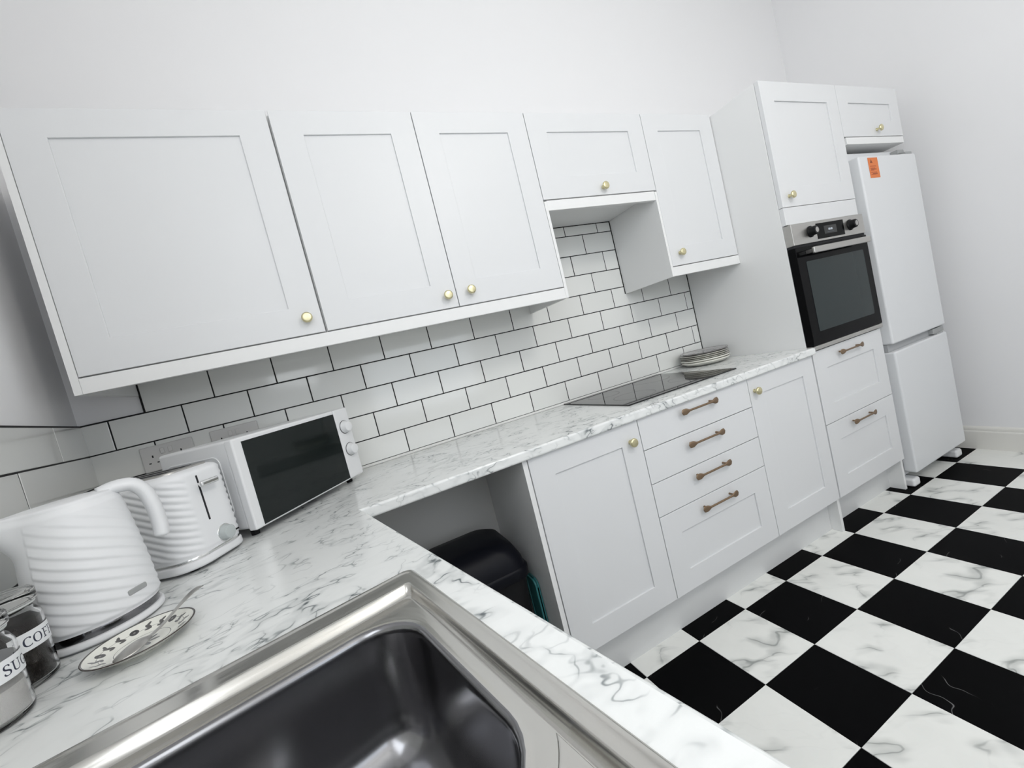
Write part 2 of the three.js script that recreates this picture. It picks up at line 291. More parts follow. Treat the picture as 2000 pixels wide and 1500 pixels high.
{
  const wb = scene.getObjectByName('wall_back');
  const gr = [bx(CX, XT, WT + 0.009, L0 + 0.003, -0.001, 0.0069), bx(-0.004, XT, L0, L0 + PY + 0.002, -0.001, 0.0069), bx(1.52, 2.12, L0 + PY, 1.7655, -0.001, 0.0069)];
  part(wb, 'grout', merge(gr), M.grout);
  for (let i = 1; i <= 4; i++) layTiles(wb, CX + 0.002, XT - 0.001, i === 4 ? WT + 0.0115 : L0 - i * PY, L0 - (i - 1) * PY, i % 2 ? colsHalf : colsInt);
  layTiles(wb, 0, XT - 0.001, L0, L0 + PY, colsInt);
  for (let i = 1; i <= 4; i++) layTiles(wb, 1.5319, 2.1074, L0 + i * PY, i === 4 ? 1.763 : L0 + (i + 1) * PY, i % 2 ? colsHalf : colsInt);
  // the left wall: longer tiles, same courses
  const wl = scene.getObjectByName('wall_left'); const holder = new THREE.Group(); holder.name = 'splashback'; holder.rotation.y = Math.PI / 2; wl.add(holder);
  part(holder, 'grout', bx(-3.2, 0, WT + 0.009, L0 + 0.003, -0.001, 0.0069), M.grout);
  for (let i = 1; i <= 4; i++) { const js = []; for (let k = 0; k < 6; k++) js.push(-((i % 2 ? 0.278 : 0.585) + k * 0.607)); layTiles(holder, -3.0, -0.008, i === 4 ? WT + 0.0115 : L0 - i * PY, L0 - (i - 1) * PY, js.reverse()); }
  const tr = setting('trim_1', [0, 0, 0]);
  part(tr, 'sealant_bead', bx(CX + 0.01, XT, WT, WT + 0.0115, 0, 0.011, 0.004), M.sealant);
  const t2 = setting('trim_2', [CX, 0, 0], TH);
  part(t2, 'sealant_bead', bx(0, 0.011, WT, WT + 0.0115, 0.0, 3.1, 0.004), M.sealant);
  const t3 = setting('trim_3');
  part(t3, 'black_joint', merge([bx(2.1034, 2.1082, 1.372, 1.7645, 0.0073, 0.0092), bx(1.532, 2.107, 1.7605, 1.7640, 0.0073, 0.0092), bx(XT - 0.0042, XT - 0.0002, WT + 0.012, 1.41, 0.0073, 0.0092)]), M.grout);
}
// ---------------------------------------------------------------- cupboard fronts
function panelFront(x0, x1, y0, y1, z, o = {}) {                 // framed (shaker) front with sunk panel; face at z
  const t = 0.019, s = o.stile ?? 0.086, tp = o.top ?? 0.076, bt = o.bottom ?? 0.088;
  const sh = rect(x0, x1, y0, y1); sh.holes.push(rect(x0 + s, x1 - s, y0 + bt, y1 - tp, THREE.Path));
  return merge([extr(sh, t, 0.0011, 2).translate(0, 0, z - t), bx(x0 + s - 0.004, x1 - s + 0.004, y0 + bt - 0.004, y1 - tp + 0.004, z - t + 0.001, z - 0.006)]);
}
const slabFront = (x0, x1, y0, y1, z) => bx(x0, x1, y0, y1, z - 0.019, z, 0.0012);
const knobGeo = lathe([[0, -0.002], [0.0085, -0.002], [0.0085, 0.002], [0.0055, 0.004], [0.005, 0.013], [0.0075, 0.016], [0.0155, 0.0175], [0.0162, 0.020], [0.0155, 0.0245], [0.011, 0.0268], [0, 0.0272]], 28).rotateX(Math.PI / 2);
function knob(door, x, y, z) { const k = wpart(door, 'knob', knobGeo.clone().translate(x, y, z), M.brass, 'round brass knob'); return k; }
function handleGeo(L) {                                         // bar pull with flattened leaf ends
  const r = [], n = 40;
  for (let i = 0; i <= n; i++) {
    const t = i / n, x = (t - 0.5) * L, e = Math.abs(t - 0.5) * 2;                    // 0 middle, 1 end
    const leaf = sst(0.58, 0.80, e), tip = e > 0.9 ? Math.sqrt(Math.max(0, 1 - ((e - 0.9) / 0.1) ** 2)) : 1;
    const hy = (0.0038 + 0.0080 * leaf) * tip + 0.0003, hz = (0.0036 - 0.0012 * leaf) * (0.3 + 0.7 * tip);
    const z = 0.024 - 0.003 * sst(0.7, 1, e);
    const q = []; for (let a = 0; a < 12; a++) { const p = a / 12 * Math.PI * 2; q.push([x, hy * Math.cos(p), z + hz * Math.sin(p)]); } r.push(q);
  }
  const post = (x) => new THREE.CylinderGeometry(0.0036, 0.0040, 0.022, 14).rotateX(Math.PI / 2).translate(x, 0, 0.011);
  return merge([skin(r, true, true), post(-L * 0.36), post(L * 0.36)]);
}
const pull = handleGeo(0.198);
function handle(front, x, y, z) { return wpart(front, 'handle', pull.clone().translate(x, y, z), M.bronze, 'bronze bar handle with leaf-shaped ends'); }
const carcassGeo = (x0, x1, y0, y1, z0, z1, t = 0.018) => merge([bx(x0, x0 + t, y0, y1, z0, z1), bx(x1 - t, x1, y0, y1, z0, z1), bx(x0 + t, x1 - t, y0, y0 + t, z0, z1), bx(x0 + t, x1 - t, y1 - t, y1, z0, z1), bx(x0 + t, x1 - t, y0 + t, y1 - t, z0, z0 + 0.008)]);

// wall cupboards
const YDB = 1.4154, YDT = 2.1155, YPB = 1.3712, YHB = 1.7698;
{
  const G = 'wall cupboards over the worktop';
  const units = [
    [-0.0023, 0.6114, 'wide white shaker wall cupboard beside the end panel by the left wall', [0.567, 1.467], 0.0028],
    [0.6114, 1.067, 'white shaker wall cupboard second from the left wall, knob at its lower right', [1.03, 1.461], 0.0014],
    [1.067, 1.5192, 'white shaker wall cupboard beside the recess over the hob, knob at its lower left', [1.12, 1.467], 0.0014],
  ];
  units.forEach(([x0, x1, label, k, g], i) => {
    const u = thing('wall_cupboard', label, 'cupboard', [(x0 + x1) / 2, YDB, 0], 0, G);
    wpart(u, 'carcass', carcassGeo(x0 + 0.0005, x1 - 0.0005, YDB, YDT - 0.003, 0.0095, ZD - 0.022), M.carcass);
    const d = wpart(u, 'door', panelFront(x0 + (i === 1 ? 0.0042 : 0.0015), x1 - g, YDB + 0.002, YDT, ZD), M.door); knob(d, ...k, ZD);
  });
  const h = thing('wall_cupboard', 'short white shaker wall cupboard above the hob recess', 'cupboard', [1.82, 1.764, 0], 0, G);
  wpart(h, 'carcass', carcassGeo(1.5198, 2.1207, 1.764, YDT - 0.003, 0.0095, ZD - 0.022), M.carcass);
  const hd = wpart(h, 'door', panelFront(1.5207, 2.1198, YHB + 0.001, YDT, ZD, { stile: 0.088 }), M.door); knob(hd, 1.827, 1.802, ZD);
  wpart(h, 'light_rail', bx(1.5325, 2.1080, 1.7265, YHB - 0.003, ZD - 0.02, ZD - 0.001, 0.001), M.carcass);
  const u5 = thing('wall_cupboard', 'narrow white shaker wall cupboard between hob recess and tall oven unit', 'cupboard', [2.345, YDB, 0], 0, G);
  wpart(u5, 'carcass', carcassGeo(2.1218, XT - 0.001, YDB, YDT - 0.003, 0.0095, ZD - 0.022), M.carcass);
  const d5 = wpart(u5, 'door', panelFront(2.1228, XT - 0.004, YDB + 0.002, YDT, ZD), M.door); knob(d5, 2.182, 1.473, ZD);
  // end panels and light rails
  const P = (label, x0, x1, y1) => { const p = new THREE.Mesh(bx(x0, x1, YPB, y1, 0.0095, ZD).translate(-(x0 + x1) / 2, -YPB, 0), M.carcass); p.name = numbered('end_panel'); p.position.set((x0 + x1) / 2, YPB, 0); p.castShadow = p.receiveShadow = true; p.userData = { label, category: 'panel' }; scene.add(p); };
  P('white end panel closing the wall cupboards towards the left wall', -0.0196, -0.0024, YDT);
  P('white side panel on the left of the hob recess', 1.5196, 1.5319, 1.7635);
  P('white side panel on the right of the hob recess', 2.1084, 2.1213, 1.7635);
  const R = (label, x0, x1) => { const p = new THREE.Mesh(bx(x0, x1, YPB, YDB - 0.002, ZD - 0.02, ZD, 0.001).translate(-(x0 + x1) / 2, -YPB, 0), M.carcass); p.name = numbered('light_rail'); p.position.set((x0 + x1) / 2, YPB, 0); p.castShadow = p.receiveShadow = true; p.userData = { label, category: 'light rail' }; scene.add(p); };
  R('long white light rail under the three wall cupboards left of the recess', -0.0022, 1.5194);
  R('short white light rail under the narrow wall cupboard by the tall unit', 2.1215, XT - 0.001);
}
// base units
const YBB = 0.1763, YBT = 0.8655;
{
  const G = 'base units under the worktop', zc = ZBD - 0.022;
  const b1 = thing('base_cupboard', 'white shaker base cupboard next to the open space with the black bin', 'cupboard', [1.29, YBB, 0], 0, G);
  wpart(b1, 'carcass', carcassGeo(1.0722, 1.523, YBB, YBT, 0.02, zc), M.carcass);
  wpart(b1, 'end_panel', bx(1.0545, 1.0716, 0, YBT, 0.02, ZBD - 0.004, 0.0008), M.carcass);
  const d1 = wpart(b1, 'door', panelFront(1.0735, 1.5222, YBB, YBT, ZBD), M.door); knob(d1, 1.475, 0.797, ZBD);
  const dr = thing('drawer_unit', 'white base unit of four drawers under the hob', 'drawers', [1.82, YBB, 0], 0, G);
  wpart(dr, 'carcass', carcassGeo(1.5242, 2.1178, YBB, YBT, 0.02, zc), M.carcass);
  const ys = [YBT, 0.7472, 0.6181, 0.4911, YBB];
  for (let i = 0; i < 4; i++) {
    const f = wpart(dr, 'drawer_front', (i < 3 ? slabFront : (...a) => panelFront(...a, { stile: 0.088, top: 0.088, bottom: 0.08 }))(1.5252, 2.1168, ys[i + 1] + (i < 3 ? 0.0015 : 0), ys[i] - (i ? 0.0015 : 0), ZBD), M.door);
    handle(f, 1.816, [0.836, 0.7085, 0.5815, 0.4525][i], ZBD);
  }
  const b3 = thing('base_cupboard', 'white shaker base cupboard between the drawers and the tall oven unit', 'cupboard', [2.345, YBB, 0], 0, G);
  wpart(b3, 'carcass', carcassGeo(2.1188, XT - 0.002, YBB, YBT, 0.02, zc), M.carcass);
  const d3 = wpart(b3, 'door', panelFront(2.1198, XT - 0.008, YBB, YBT, ZBD), M.door); knob(d3, 2.151, 0.808, ZBD);
  const pl = new THREE.Mesh(bx(1.0725, XT - 0.001, 0, 0.168, 0.510, 0.528), M.plinth); pl.name = 'plinth'; pl.castShadow = pl.receiveShadow = true; pl.userData = { label: 'white plinth board under the base units and drawers', category: 'plinth' }; scene.add(pl);
  const bb = new THREE.Mesh(bx(leftAt(0.16) + 0.003, 1.0542, 0, WB - 0.002, 0.148, 0.165), M.board); bb.name = 'backing_board'; bb.castShadow = bb.receiveShadow = true; bb.userData = { label: 'grey-white backing board behind the black bin under the worktop', category: 'board' }; scene.add(bb);
}
// tall units
{
  const zc = ZBD - 0.022, T1 = 3.1556, YT = 2.107, T2 = 3.7267;
  const t = thing('oven_housing', 'tall white unit holding the built-in oven, with two drawers below', 'cupboard', [(XT + T1) / 2, 0, 0]);
  wpart(t, 'side_panel', bx(XT, XT + 0.018, 0, YT - 0.001, 0.0095, ZBD - 0.0205, 0.0008), M.carcass);
  wpart(t, 'side_panel', bx(T1, T1 + 0.018, 0, YT - 0.001, 0.0095, ZBD - 0.02, 0.0008), M.carcass);
  const i0 = XT + 0.018, i1 = T1;
  wpart(t, 'upper_carcass', merge([bx(i0, i1, YT - 0.02, YT - 0.002, 0.01, zc), bx(i0, i1, 1.478, 1.496, 0.01, zc), bx(i0, i1, 1.496, YT - 0.02, 0.01, 0.018)]), M.carcass);
  wpart(t, 'lower_carcass', merge([bx(i0, i1, 0.862, 0.876, 0.01, zc), bx(i0, i1, YBB, YBB + 0.018, 0.01, zc), bx(i0, i1, YBB + 0.018, 0.862, 0.01, 0.018)]), M.carcass);
  wpart(t, 'filler', slabFront(XT + 0.0015, T1 - 0.002, 1.4655, 1.5435, ZBD - 0.001), M.door);
  const d = wpart(t, 'door', panelFront(XT + 0.0015, T1 - 0.0015, 1.5455, YT, ZBD, { stile: 0.088, top: 0.086, bottom: 0.088 }), M.door); knob(d, 2.634, 1.593, ZBD);
  const a = wpart(t, 'drawer_front', panelFront(XT + 0.0015, T1 - 0.0015, 0.5304, 0.877, ZBD, { stile: 0.09, top: 0.09, bottom: 0.086 }), M.door); handle(a, 2.849, 0.838, ZBD);
  const b = wpart(t, 'drawer_front', panelFront(XT + 0.0015, T1 - 0.0015, YBB, 0.5274, ZBD, { stile: 0.09, top: 0.09, bottom: 0.088 }), M.door); handle(b, 2.851, 0.494, ZBD);
  wpart(t, 'plinth', bx(XT + 0.018, T1, 0, 0.168, 0.492, 0.508), M.plinth);
  const f = thing('overhead_cupboard', 'small white shaker cupboard above the fridge freezer', 'cupboard', [(T1 + T2) / 2, 1.815, 0]);
  wpart(f, 'carcass', carcassGeo(T1 + 0.0185, T2, 1.815, YT - 0.002, 0.0095, zc), M.carcass);
  const fd = wpart(f, 'door', panelFront(T1 + 0.0015, T2, 1.8527, YT, ZBD, { stile: 0.088, top: 0.085, bottom: 0.08 }), M.door); knob(fd, 3.467, 1.886, ZBD);
  wpart(f, 'light_rail', bx(T1 + 0.0185, T2, 1.815, 1.8497, zc + 0.001, ZBD - 0.001, 0.001), M.carcass);
}
// ---------------------------------------------------------------- built-in oven
{
  const x0 = XT + 0.0015, x1 = 3.152, zf = 0.612, zk = ZBD - 0.0195;
  const o = thing('oven', 'built-in single oven with steel control panel and black glass door', 'oven', [(x0 + x1) / 2, 0.8795, 0]);
  wpart(o, 'cavity', bx(x0 + 0.018, x1 - 0.018, 0.885, 1.455, 0.05, zk), M.blackPlastic);
  const cp = wpart(o, 'control_panel', bx(x0, x1, 1.367, 1.4617, zk, zf, 0.002), M.ovenSteel);
  const disp = wpart(cp, 'display', bx(2.757, 2.974, 1.377, 1.449, zf - 0.002, zf + 0.002, 0.001), M.ovenFrame);
  const scr = canvasTex(256, 96, (c, w, h) => { c.fillStyle = '#020304'; c.fillRect(0, 0, w, h); c.fillStyle = '#e8f2ff'; c.font = 'bold 34px sans-serif'; c.textAlign = 'center'; c.fillText('00:00', w / 2, 56); c.fillStyle = '#5a6678'; c.fillRect(60, 74, 136, 3); });
  const sm = new THREE.MeshStandardMaterial({ color: 0x000000, roughness: 0.2, emissive: 0xffffff, emissiveMap: scr, emissiveIntensity: 0.9 });
  const sg = new THREE.PlaneGeometry(0.10, 0.0375).translate(2.862, 1.414, zf + 0.0023); wpart(cp, 'display_digits', sg, sm, 'lit digits on the oven display');
  const kg = lathe([[0, 0], [0.026, 0], [0.026, 0.004], [0.021, 0.007], [0.0195, 0.026], [0.017, 0.0285], [0, 0.029]], 36).rotateX(Math.PI / 2);
  for (const kx of [2.709, 3.029]) { const k = wpart(cp, 'knob', kg.clone().translate(kx, 1.417, zf), M.blackPlastic, 'black rotary knob'); wpart(k, 'cap', lathe([[0, 0.029], [0.011, 0.029], [0.012, 0.0296], [0, 0.030]], 24).rotateX(Math.PI / 2).translate(kx, 1.417, zf), M.ovenSteel); }
  wpart(o, 'vent_gap', bx(x0 + 0.002, x1 - 0.002, 1.3565, 1.367, zk, zf - 0.006), M.darkGap);
  const dr = wpart(o, 'door', bx(x0, x1, 0.904, 1.3565, zk, zf, 0.0025), M.ovenFrame, 'black glass oven door');
  const ws = rrect(0.465, 0.325, 0.008, THREE.Shape); wpart(dr, 'window', extr(ws, 0.0012, 0.0004, 1).translate((x0 + x1) / 2 + 0.003, 1.125, zf), M.ovenGlass, 'dark grey inner window');
  const h = wpart(dr, 'handle', merge([bx(2.632, 3.090, 1.314, 1.342, zf + 0.032, zf + 0.046, 0.005)]), M.ovenSteel, 'flat steel bar handle');
  for (const hx of [2.655, 3.066]) wpart(h, 'bracket', bx(hx - 0.009, hx + 0.009, 1.320, 1.336, zf - 0.001, zf + 0.034, 0.002), M.ovenSteel);
  wpart(o, 'bottom_trim', bx(x0, x1, 0.8835, 0.9025, zk, zf - 0.001, 0.002), M.ovenSteel, 'steel strip below the oven door');
}
// ---------------------------------------------------------------- fridge freezer
{
  const x0 = 3.194, x1 = 3.752, zf = 0.622;
  const f = thing('fridge_freezer', 'tall white fridge freezer standing in the gap by the right wall', 'fridge', [(x0 + x1) / 2, 0, 0]);
  wpart(f, 'cabinet', bx(x0 + 0.004, x1 - 0.004, 0.05, 1.790, 0.03, 0.552, 0.006), M.fridge);
  wpart(f, 'gasket', bx(x0 + 0.012, x1 - 0.012, 0.09, 1.735, 0.552, 0.562), M.gasket);
  const up = wpart(f, 'upper_door', bx(x0, x1, 0.778, 1.742, 0.562, zf, 0.010), M.fridge);
  wpart(f, 'lower_door', bx(x0, x1, 0.086, 0.738, 0.562, zf, 0.010), M.fridge);
  wpart(f, 'middle_strip', bx(x0 + 0.006, x1 - 0.006, 0.739, 0.777, 0.548, 0.592), M.gasket);
  wpart(f, 'hinge', merge([bx(x1 - 0.125, x1 - 0.004, 0.744, 0.772, 0.588, 0.612, 0.002), bx(x1 - 0.10, x1 - 0.03, 0.738, 0.746, 0.60, 0.618, 0.002)]), M.greyPlastic, 'grey metal door hinge');
  wpart(f, 'top_hinge', merge([bx(x1 - 0.07, x1 - 0.004, 1.744, 1.758, 0.548, 0.61, 0.002), bx(x1 - 0.09, x1 - 0.03, 1.757, 1.782, 0.548, 0.59, 0.006)]), M.greyPlastic, 'grey top hinge plate');
  const st = canvasTex(160, 168, (c, w, h) => { c.fillStyle = '#e07c3c'; c.fillRect(0, 0, w, h); c.fillStyle = '#8a4014'; c.beginPath(); c.moveTo(30, 44); c.lineTo(52, 12); c.lineTo(74, 44); c.fill(); c.fillStyle = '#c05c22'; for (let i = 0; i < 5; i++) c.fillRect(22, 66 + i * 17, 96 - (i % 3) * 18, 9); c.fillStyle = '#a64c1a'; c.fillRect(30, 92, 90, 8); c.fillRect(48, 128, 76, 10); });
  wpart(up, 'sticker', new THREE.PlaneGeometry(0.092, 0.102).translate(3.312, 1.679, zf + 0.0006), std(0xffffff, 0.5, { map: st }), 'orange paper sticker');
  const ft = (x) => bx(x - 0.032, x + 0.032, 0, 0.045, 0.52, 0.60, 0.012);
  wpart(f, 'foot', ft(x0 + 0.036), M.whitePlastic); wpart(f, 'foot', ft(x1 - 0.036), M.whitePlastic);
  wpart(f, 'foot', bx(x0 + 0.03, x0 + 0.08, 0, 0.05, 0.06, 0.11), M.blackPlastic); wpart(f, 'foot', bx(x1 - 0.08, x1 - 0.03, 0, 0.05, 0.06, 0.11), M.blackPlastic);
}
// ---------------------------------------------------------------- worktop (L-shaped) and sink
const runX = (x, z) => [CX + x * Math.cos(TH) + z * Math.sin(TH), -x * Math.sin(TH) + z * Math.cos(TH)];      // run frame: x from the left wall, z along it
const SX0 = 0.0552, SX1 = 0.5552, SZ0 = 1.2383, SZ1 = 2.2183;
{
  const s = new THREE.Shape(), P = (x, z) => [x, -z];
  const fr = (z) => 0.4396 + 0.2123 * z, end = 3.02;
  const ic = [fr(WZ), WZ];
  s.moveTo(...P(leftAt(0.002) + 0.002, 0.002)); s.lineTo(...P(leftAt(end) + 0.002, end)); s.lineTo(...P(fr(end), end)); s.lineTo(...P(ic[0], ic[1])); s.lineTo(...P(XT - 0.0006, WZ)); s.lineTo(...P(XT - 0.0006, 0.002)); s.closePath();
  const hp = new THREE.Path(); [[SX0 + 0.016, SZ0 + 0.016], [SX1 - 0.016, SZ0 + 0.016], [SX1 - 0.016, SZ1 - 0.016], [SX0 + 0.016, SZ1 - 0.016]].forEach(([x, z], i) => { const [a, b] = runX(x, z); i ? hp.lineTo(...P(a, b)) : hp.moveTo(...P(a, b)); }); hp.closePath();
  s.holes.push(hp);
  const g = extr(s, WT - WB, 0.007, 4).rotateX(-Math.PI / 2).translate(0, WB, 0);
  const w = new THREE.Mesh(g, M.worktop); w.name = 'worktop'; w.castShadow = w.receiveShadow = true; w.userData = { label: 'white marble-pattern L-shaped worktop with grey veins', category: 'worktop' }; scene.add(w);
}
{
  const [sx, sz] = runX(SX1, SZ0);
  const sink = thing('sink', 'stainless steel inset kitchen sink with rounded bowl and drainer', 'sink', [sx, WT, sz], TH);
  // local: z along the run (0..0.98), x from -0.5 (wall) to 0 (front)
  const L = SZ1 - SZ0, W = SX1 - SX0, B = { x0: -0.448, x1: -0.050, z0: 0.088, z1: 0.410, r: 0.068 };
  const rg = (ix, iz, ox, oz, r, y) => ring(-W + ox, -ix, iz, L - oz, r, y, 8, 10);
  const br = (o, y, r = 0) => ring(B.x0 - o, B.x1 + o, B.z0 - o, B.z1 + o, Math.max(0.006, B.r + o + r), y, 8, 10);
  const deck = skin([rg(0, 0, 0, 0, 0.014, 0.0002), rg(0.0012, 0.0012, 0.0012, 0.0012, 0.014, 0.0036), rg(0.004, 0.004, 0.004, 0.004, 0.013, 0.0052), rg(0.008, 0.008, 0.008, 0.008, 0.011, 0.0042), rg(0.012, 0.014, 0.012, 0.012, 0.010, 0.0036),
    rg(0.0195, 0.042, 0.0195, 0.0195, 0.008, 0.0040), rg(0.0215, 0.046, 0.0215, 0.0215, 0.008, 0.0036), rg(0.0235, 0.050, 0.0235, 0.0235, 0.008, -0.003), rg(0.0265, 0.054, 0.0265, 0.0265, 0.010, -0.0085), rg(0.0305, 0.0575, 0.0305, 0.0305, 0.012, -0.0095)], false, false);
  part(sink, 'rim', deck, M.steel, 'brushed steel rim');
  const rEnd = rg(0.0305, 0.0575, 0.0305, 0.0305, 0.012, -0.0095);
  part(sink, 'ledge', skin([rEnd, br(0.012, -0.0095), br(0.008, -0.0086), br(0.004, -0.0080)], false, false), M.steel);
  const rows = [[0.004, -0.0080], [0.0015, -0.0086], [-0.001, -0.0106], [-0.0025, -0.014], [-0.0035, -0.020], [-0.006, -0.06], [-0.010, -0.115], [-0.014, -0.135], [-0.022, -0.150], [-0.036, -0.1605], [-0.055, -0.164]];
  const bowl = skin(rows.map(([o, y]) => br(o, y)).concat([ring(-0.292, -0.207, 0.207, 0.291, 0.042, -0.168, 8, 10)]), false, false);
  const bm = part(sink, 'bowl', bowl, M.bowlSteel, 'deep rounded steel bowl');
  part(bm, 'waste', lathe([[0, -0.006], [0.03, -0.006], [0.033, -0.002], [0.045, 0.0005], [0.047, -0.001]], 40).translate(-0.2495, -0.168, 0.249), M.chrome, 'chrome waste fitting');
  // raised drainer with curved edge next to the bowl
  const ds = new THREE.Shape(), z1 = L - 0.045, xa = -0.0335, xb = -W + 0.0335, c = [B.x1 - B.r, B.z1 - B.r], c2 = [B.x0 + B.r, B.z1 - B.r], R = B.r + 0.030;
  const pts = []; pts.push([xa, z1]); 
  const a0 = Math.acos(Math.min(1, (xa - c[0]) / R)); for (let i = 0; i <= 12; i++) { const t = a0 + (Math.PI / 2 - a0) * i / 12; pts.push([c[0] + R * Math.cos(t), c[1] + R * Math.sin(t)]); }
  for (let i = 0; i <= 12; i++) { const t = Math.PI / 2 + (Math.PI / 2 - a0) * i / 12; pts.push([Math.max(xb, c2[0] + R * Math.cos(t)), c2[1] + R * Math.sin(t)]); }
  pts.push([xb, z1]); pts.forEach(([x, z], i) => (i ? ds.lineTo(x, -z) : ds.moveTo(x, -z))); ds.closePath();
  const dp = part(sink, 'drainer', extr(ds, 0.009, 0.0025, 3).rotateX(-Math.PI / 2).translate(0, -0.0128, 0), M.steel);
  for (let i = 0; i < 7; i++) part(dp, 'rib', new THREE.CapsuleGeometry(0.004, 0.36, 4, 8).rotateX(Math.PI / 2).scale(1, 0.5, 1).translate(-0.09 - i * 0.053, -0.0038, 0.71), M.steel);
}
// sink base cabinets along the left wall
{
  const mk = (z0, z1, label) => {
    const [x, z] = runX(0, z0); const u = thing('sink_cupboard', label, 'cupboard', [x, 0, z], TH, 'cupboards under the sink run'); const l = z1 - z0;
    part(u, 'carcass', merge([bx(0.012, 0.56, 0.15, 0.865, 0, 0.018), bx(0.012, 0.56, 0.15, 0.865, l - 0.018, l), bx(0.012, 0.56, 0.15, 0.168, 0.018, l - 0.018), bx(0.012, 0.02, 0.168, 0.865, 0.018, l - 0.018)]), M.carcass);
    part(u, 'plinth', bx(0.50, 0.518, 0, 0.149, 0, l), M.plinth);
    part(u, 'door', panelFront(0.002, l - 0.002, YBB, YBT, 0).rotateY(Math.PI / 2).translate(0.582, 0, l), M.door);
  };
  mk(1.16, 1.70, 'white base cupboard under the sink bowl'); mk(1.702, 2.25, 'white base cupboard under the sink drainer'); mk(2.252, 2.86, 'white base cupboard at the far end of the sink run');
}
// ---------------------------------------------------------------- hob
{
  const x0 = 1.576, x1 = 2.19, z0 = 0.0135, z1 = 0.505;
  const h = thing('hob', 'black glass electric hob let into the worktop by the tiles', 'hob', [(x0 + x1) / 2, WT, 0.26]);
  wpart(h, 'glass_plate', bx(x0, x1, WT, WT + 0.0055, z0, z1, 0.002), M.blackGlass);
  for (const [x, z, r] of [[1.73, 0.36, 0.09], [1.73, 0.14, 0.075], [2.03, 0.36, 0.075], [2.03, 0.14, 0.09]]) wpart(h, 'cooking_zone', new THREE.RingGeometry(r - 0.0015, r, 48).rotateX(-Math.PI / 2).translate(x, WT + 0.0058, z), M.hobMark);
}
// ---------------------------------------------------------------- plates
{
  const pr = (r, h, e) => [[0, 0.003], [r * 0.55, 0.003], [r * 0.56, 0.0], [r * 0.6, 0.0], [r * 0.63, 0.003], [r * 0.86, h * 0.34], [r * 0.975, h - e - 0.001], [r, h - e], [r, h - 0.0012], [r * 0.99, h], [r * 0.96, h - 0.001], [r * 0.84, h * 0.34 + 0.004], [r * 0.62, 0.0075], [0, 0.007]];
  let y = WT; const list = [[0.122, 0.026, M.china, 'deep cream plate at the bottom of the stack by the hob'], [0.125, 0.026, M.china, 'deep cream plate second from the bottom of the stack by the hob'], [0.121, 0.017, M.china, 'cream plate with brown rim in the middle of the stack by the hob'], [0.121, 0.017, M.china, 'cream plate with brown rim third from the top of the stack by the hob'], [0.121, 0.017, M.china, 'cream plate with brown rim second from the top of the stack by the hob'], [0.121, 0.017, M.chinaDark, 'grey patterned plate on top of the stack by the hob']];
  list.forEach(([r, h, m, label], i) => {
    const p = thing('plate', label, 'plate', [2.425 + (rnd() - 0.5) * 0.006, y, 0.142 + (rnd() - 0.5) * 0.006], 0, 'stack of plates by the hob');
    part(p, 'dish', lathe(pr(r, h, i < 2 ? 0.006 : 0.003), 56), m);
    if (i > 1) part(p, 'rim_band', new THREE.TorusGeometry(r - 0.0004, 0.0009, 8, 64).rotateX(Math.PI / 2).translate(0, h - 0.0002, 0), M.chinaRim, 'dark brown rim line');
    y += i === 1 ? 0.0175 : i === 0 ? 0.0112 : 0.0092;
  });
}
// ---------------------------------------------------------------- wall sockets
{
  const sock = (x0, label) => {
    const w = 0.150, y0 = 1.110, h = 0.086, s = thing('wall_socket', label, 'socket', [x0 + w / 2, y0, 0.008], 0, 'double wall sockets above the worktop');
    wpart(s, 'plate', bx(x0, x0 + w, y0, y0 + h, 0.008, 0.0165, 0.004), M.socket);
    for (const cx of [x0 + 0.032, x0 + w - 0.038]) {
      wpart(s, 'pin_holes', merge([bx(cx - 0.002, cx + 0.002, y0 + 0.047, y0 + 0.055, 0.0155, 0.0168), bx(cx - 0.0145, cx - 0.008, y0 + 0.027, y0 + 0.031, 0.0155, 0.0168), bx(cx + 0.008, cx + 0.0145, y0 + 0.027, y0 + 0.031, 0.0155, 0.0168)]), M.darkGap);
    }
    for (const cx of [x0 + 0.062, x0 + w - 0.066]) wpart(s, 'switch', bx(cx - 0.006, cx + 0.006, y0 + 0.054, y0 + 0.073, 0.0155, 0.020, 0.002), M.socket);
    return s;
  };
  sock(-0.045, 'white double wall socket half behind the microwave, nearer the corner');
  const s2 = sock(0.156, 'white double wall socket behind the microwave with a black plug');
  const pg = thing('plug', 'black mains plug in the socket behind the microwave', 'plug', [0.206, 1.118, 0.017]); wpart(pg, 'body', bx(0.184, 0.228, 1.118, 1.160, 0.017, 0.045, 0.008), M.blackPlastic); wpart(pg, 'cable', tube([[0.206, 1.122, 0.038], [0.206, 1.09, 0.05], [0.20, 1.0, 0.052], [0.19, 0.91, 0.06]], 0.0035, 20, 8), M.blackPlastic);
}
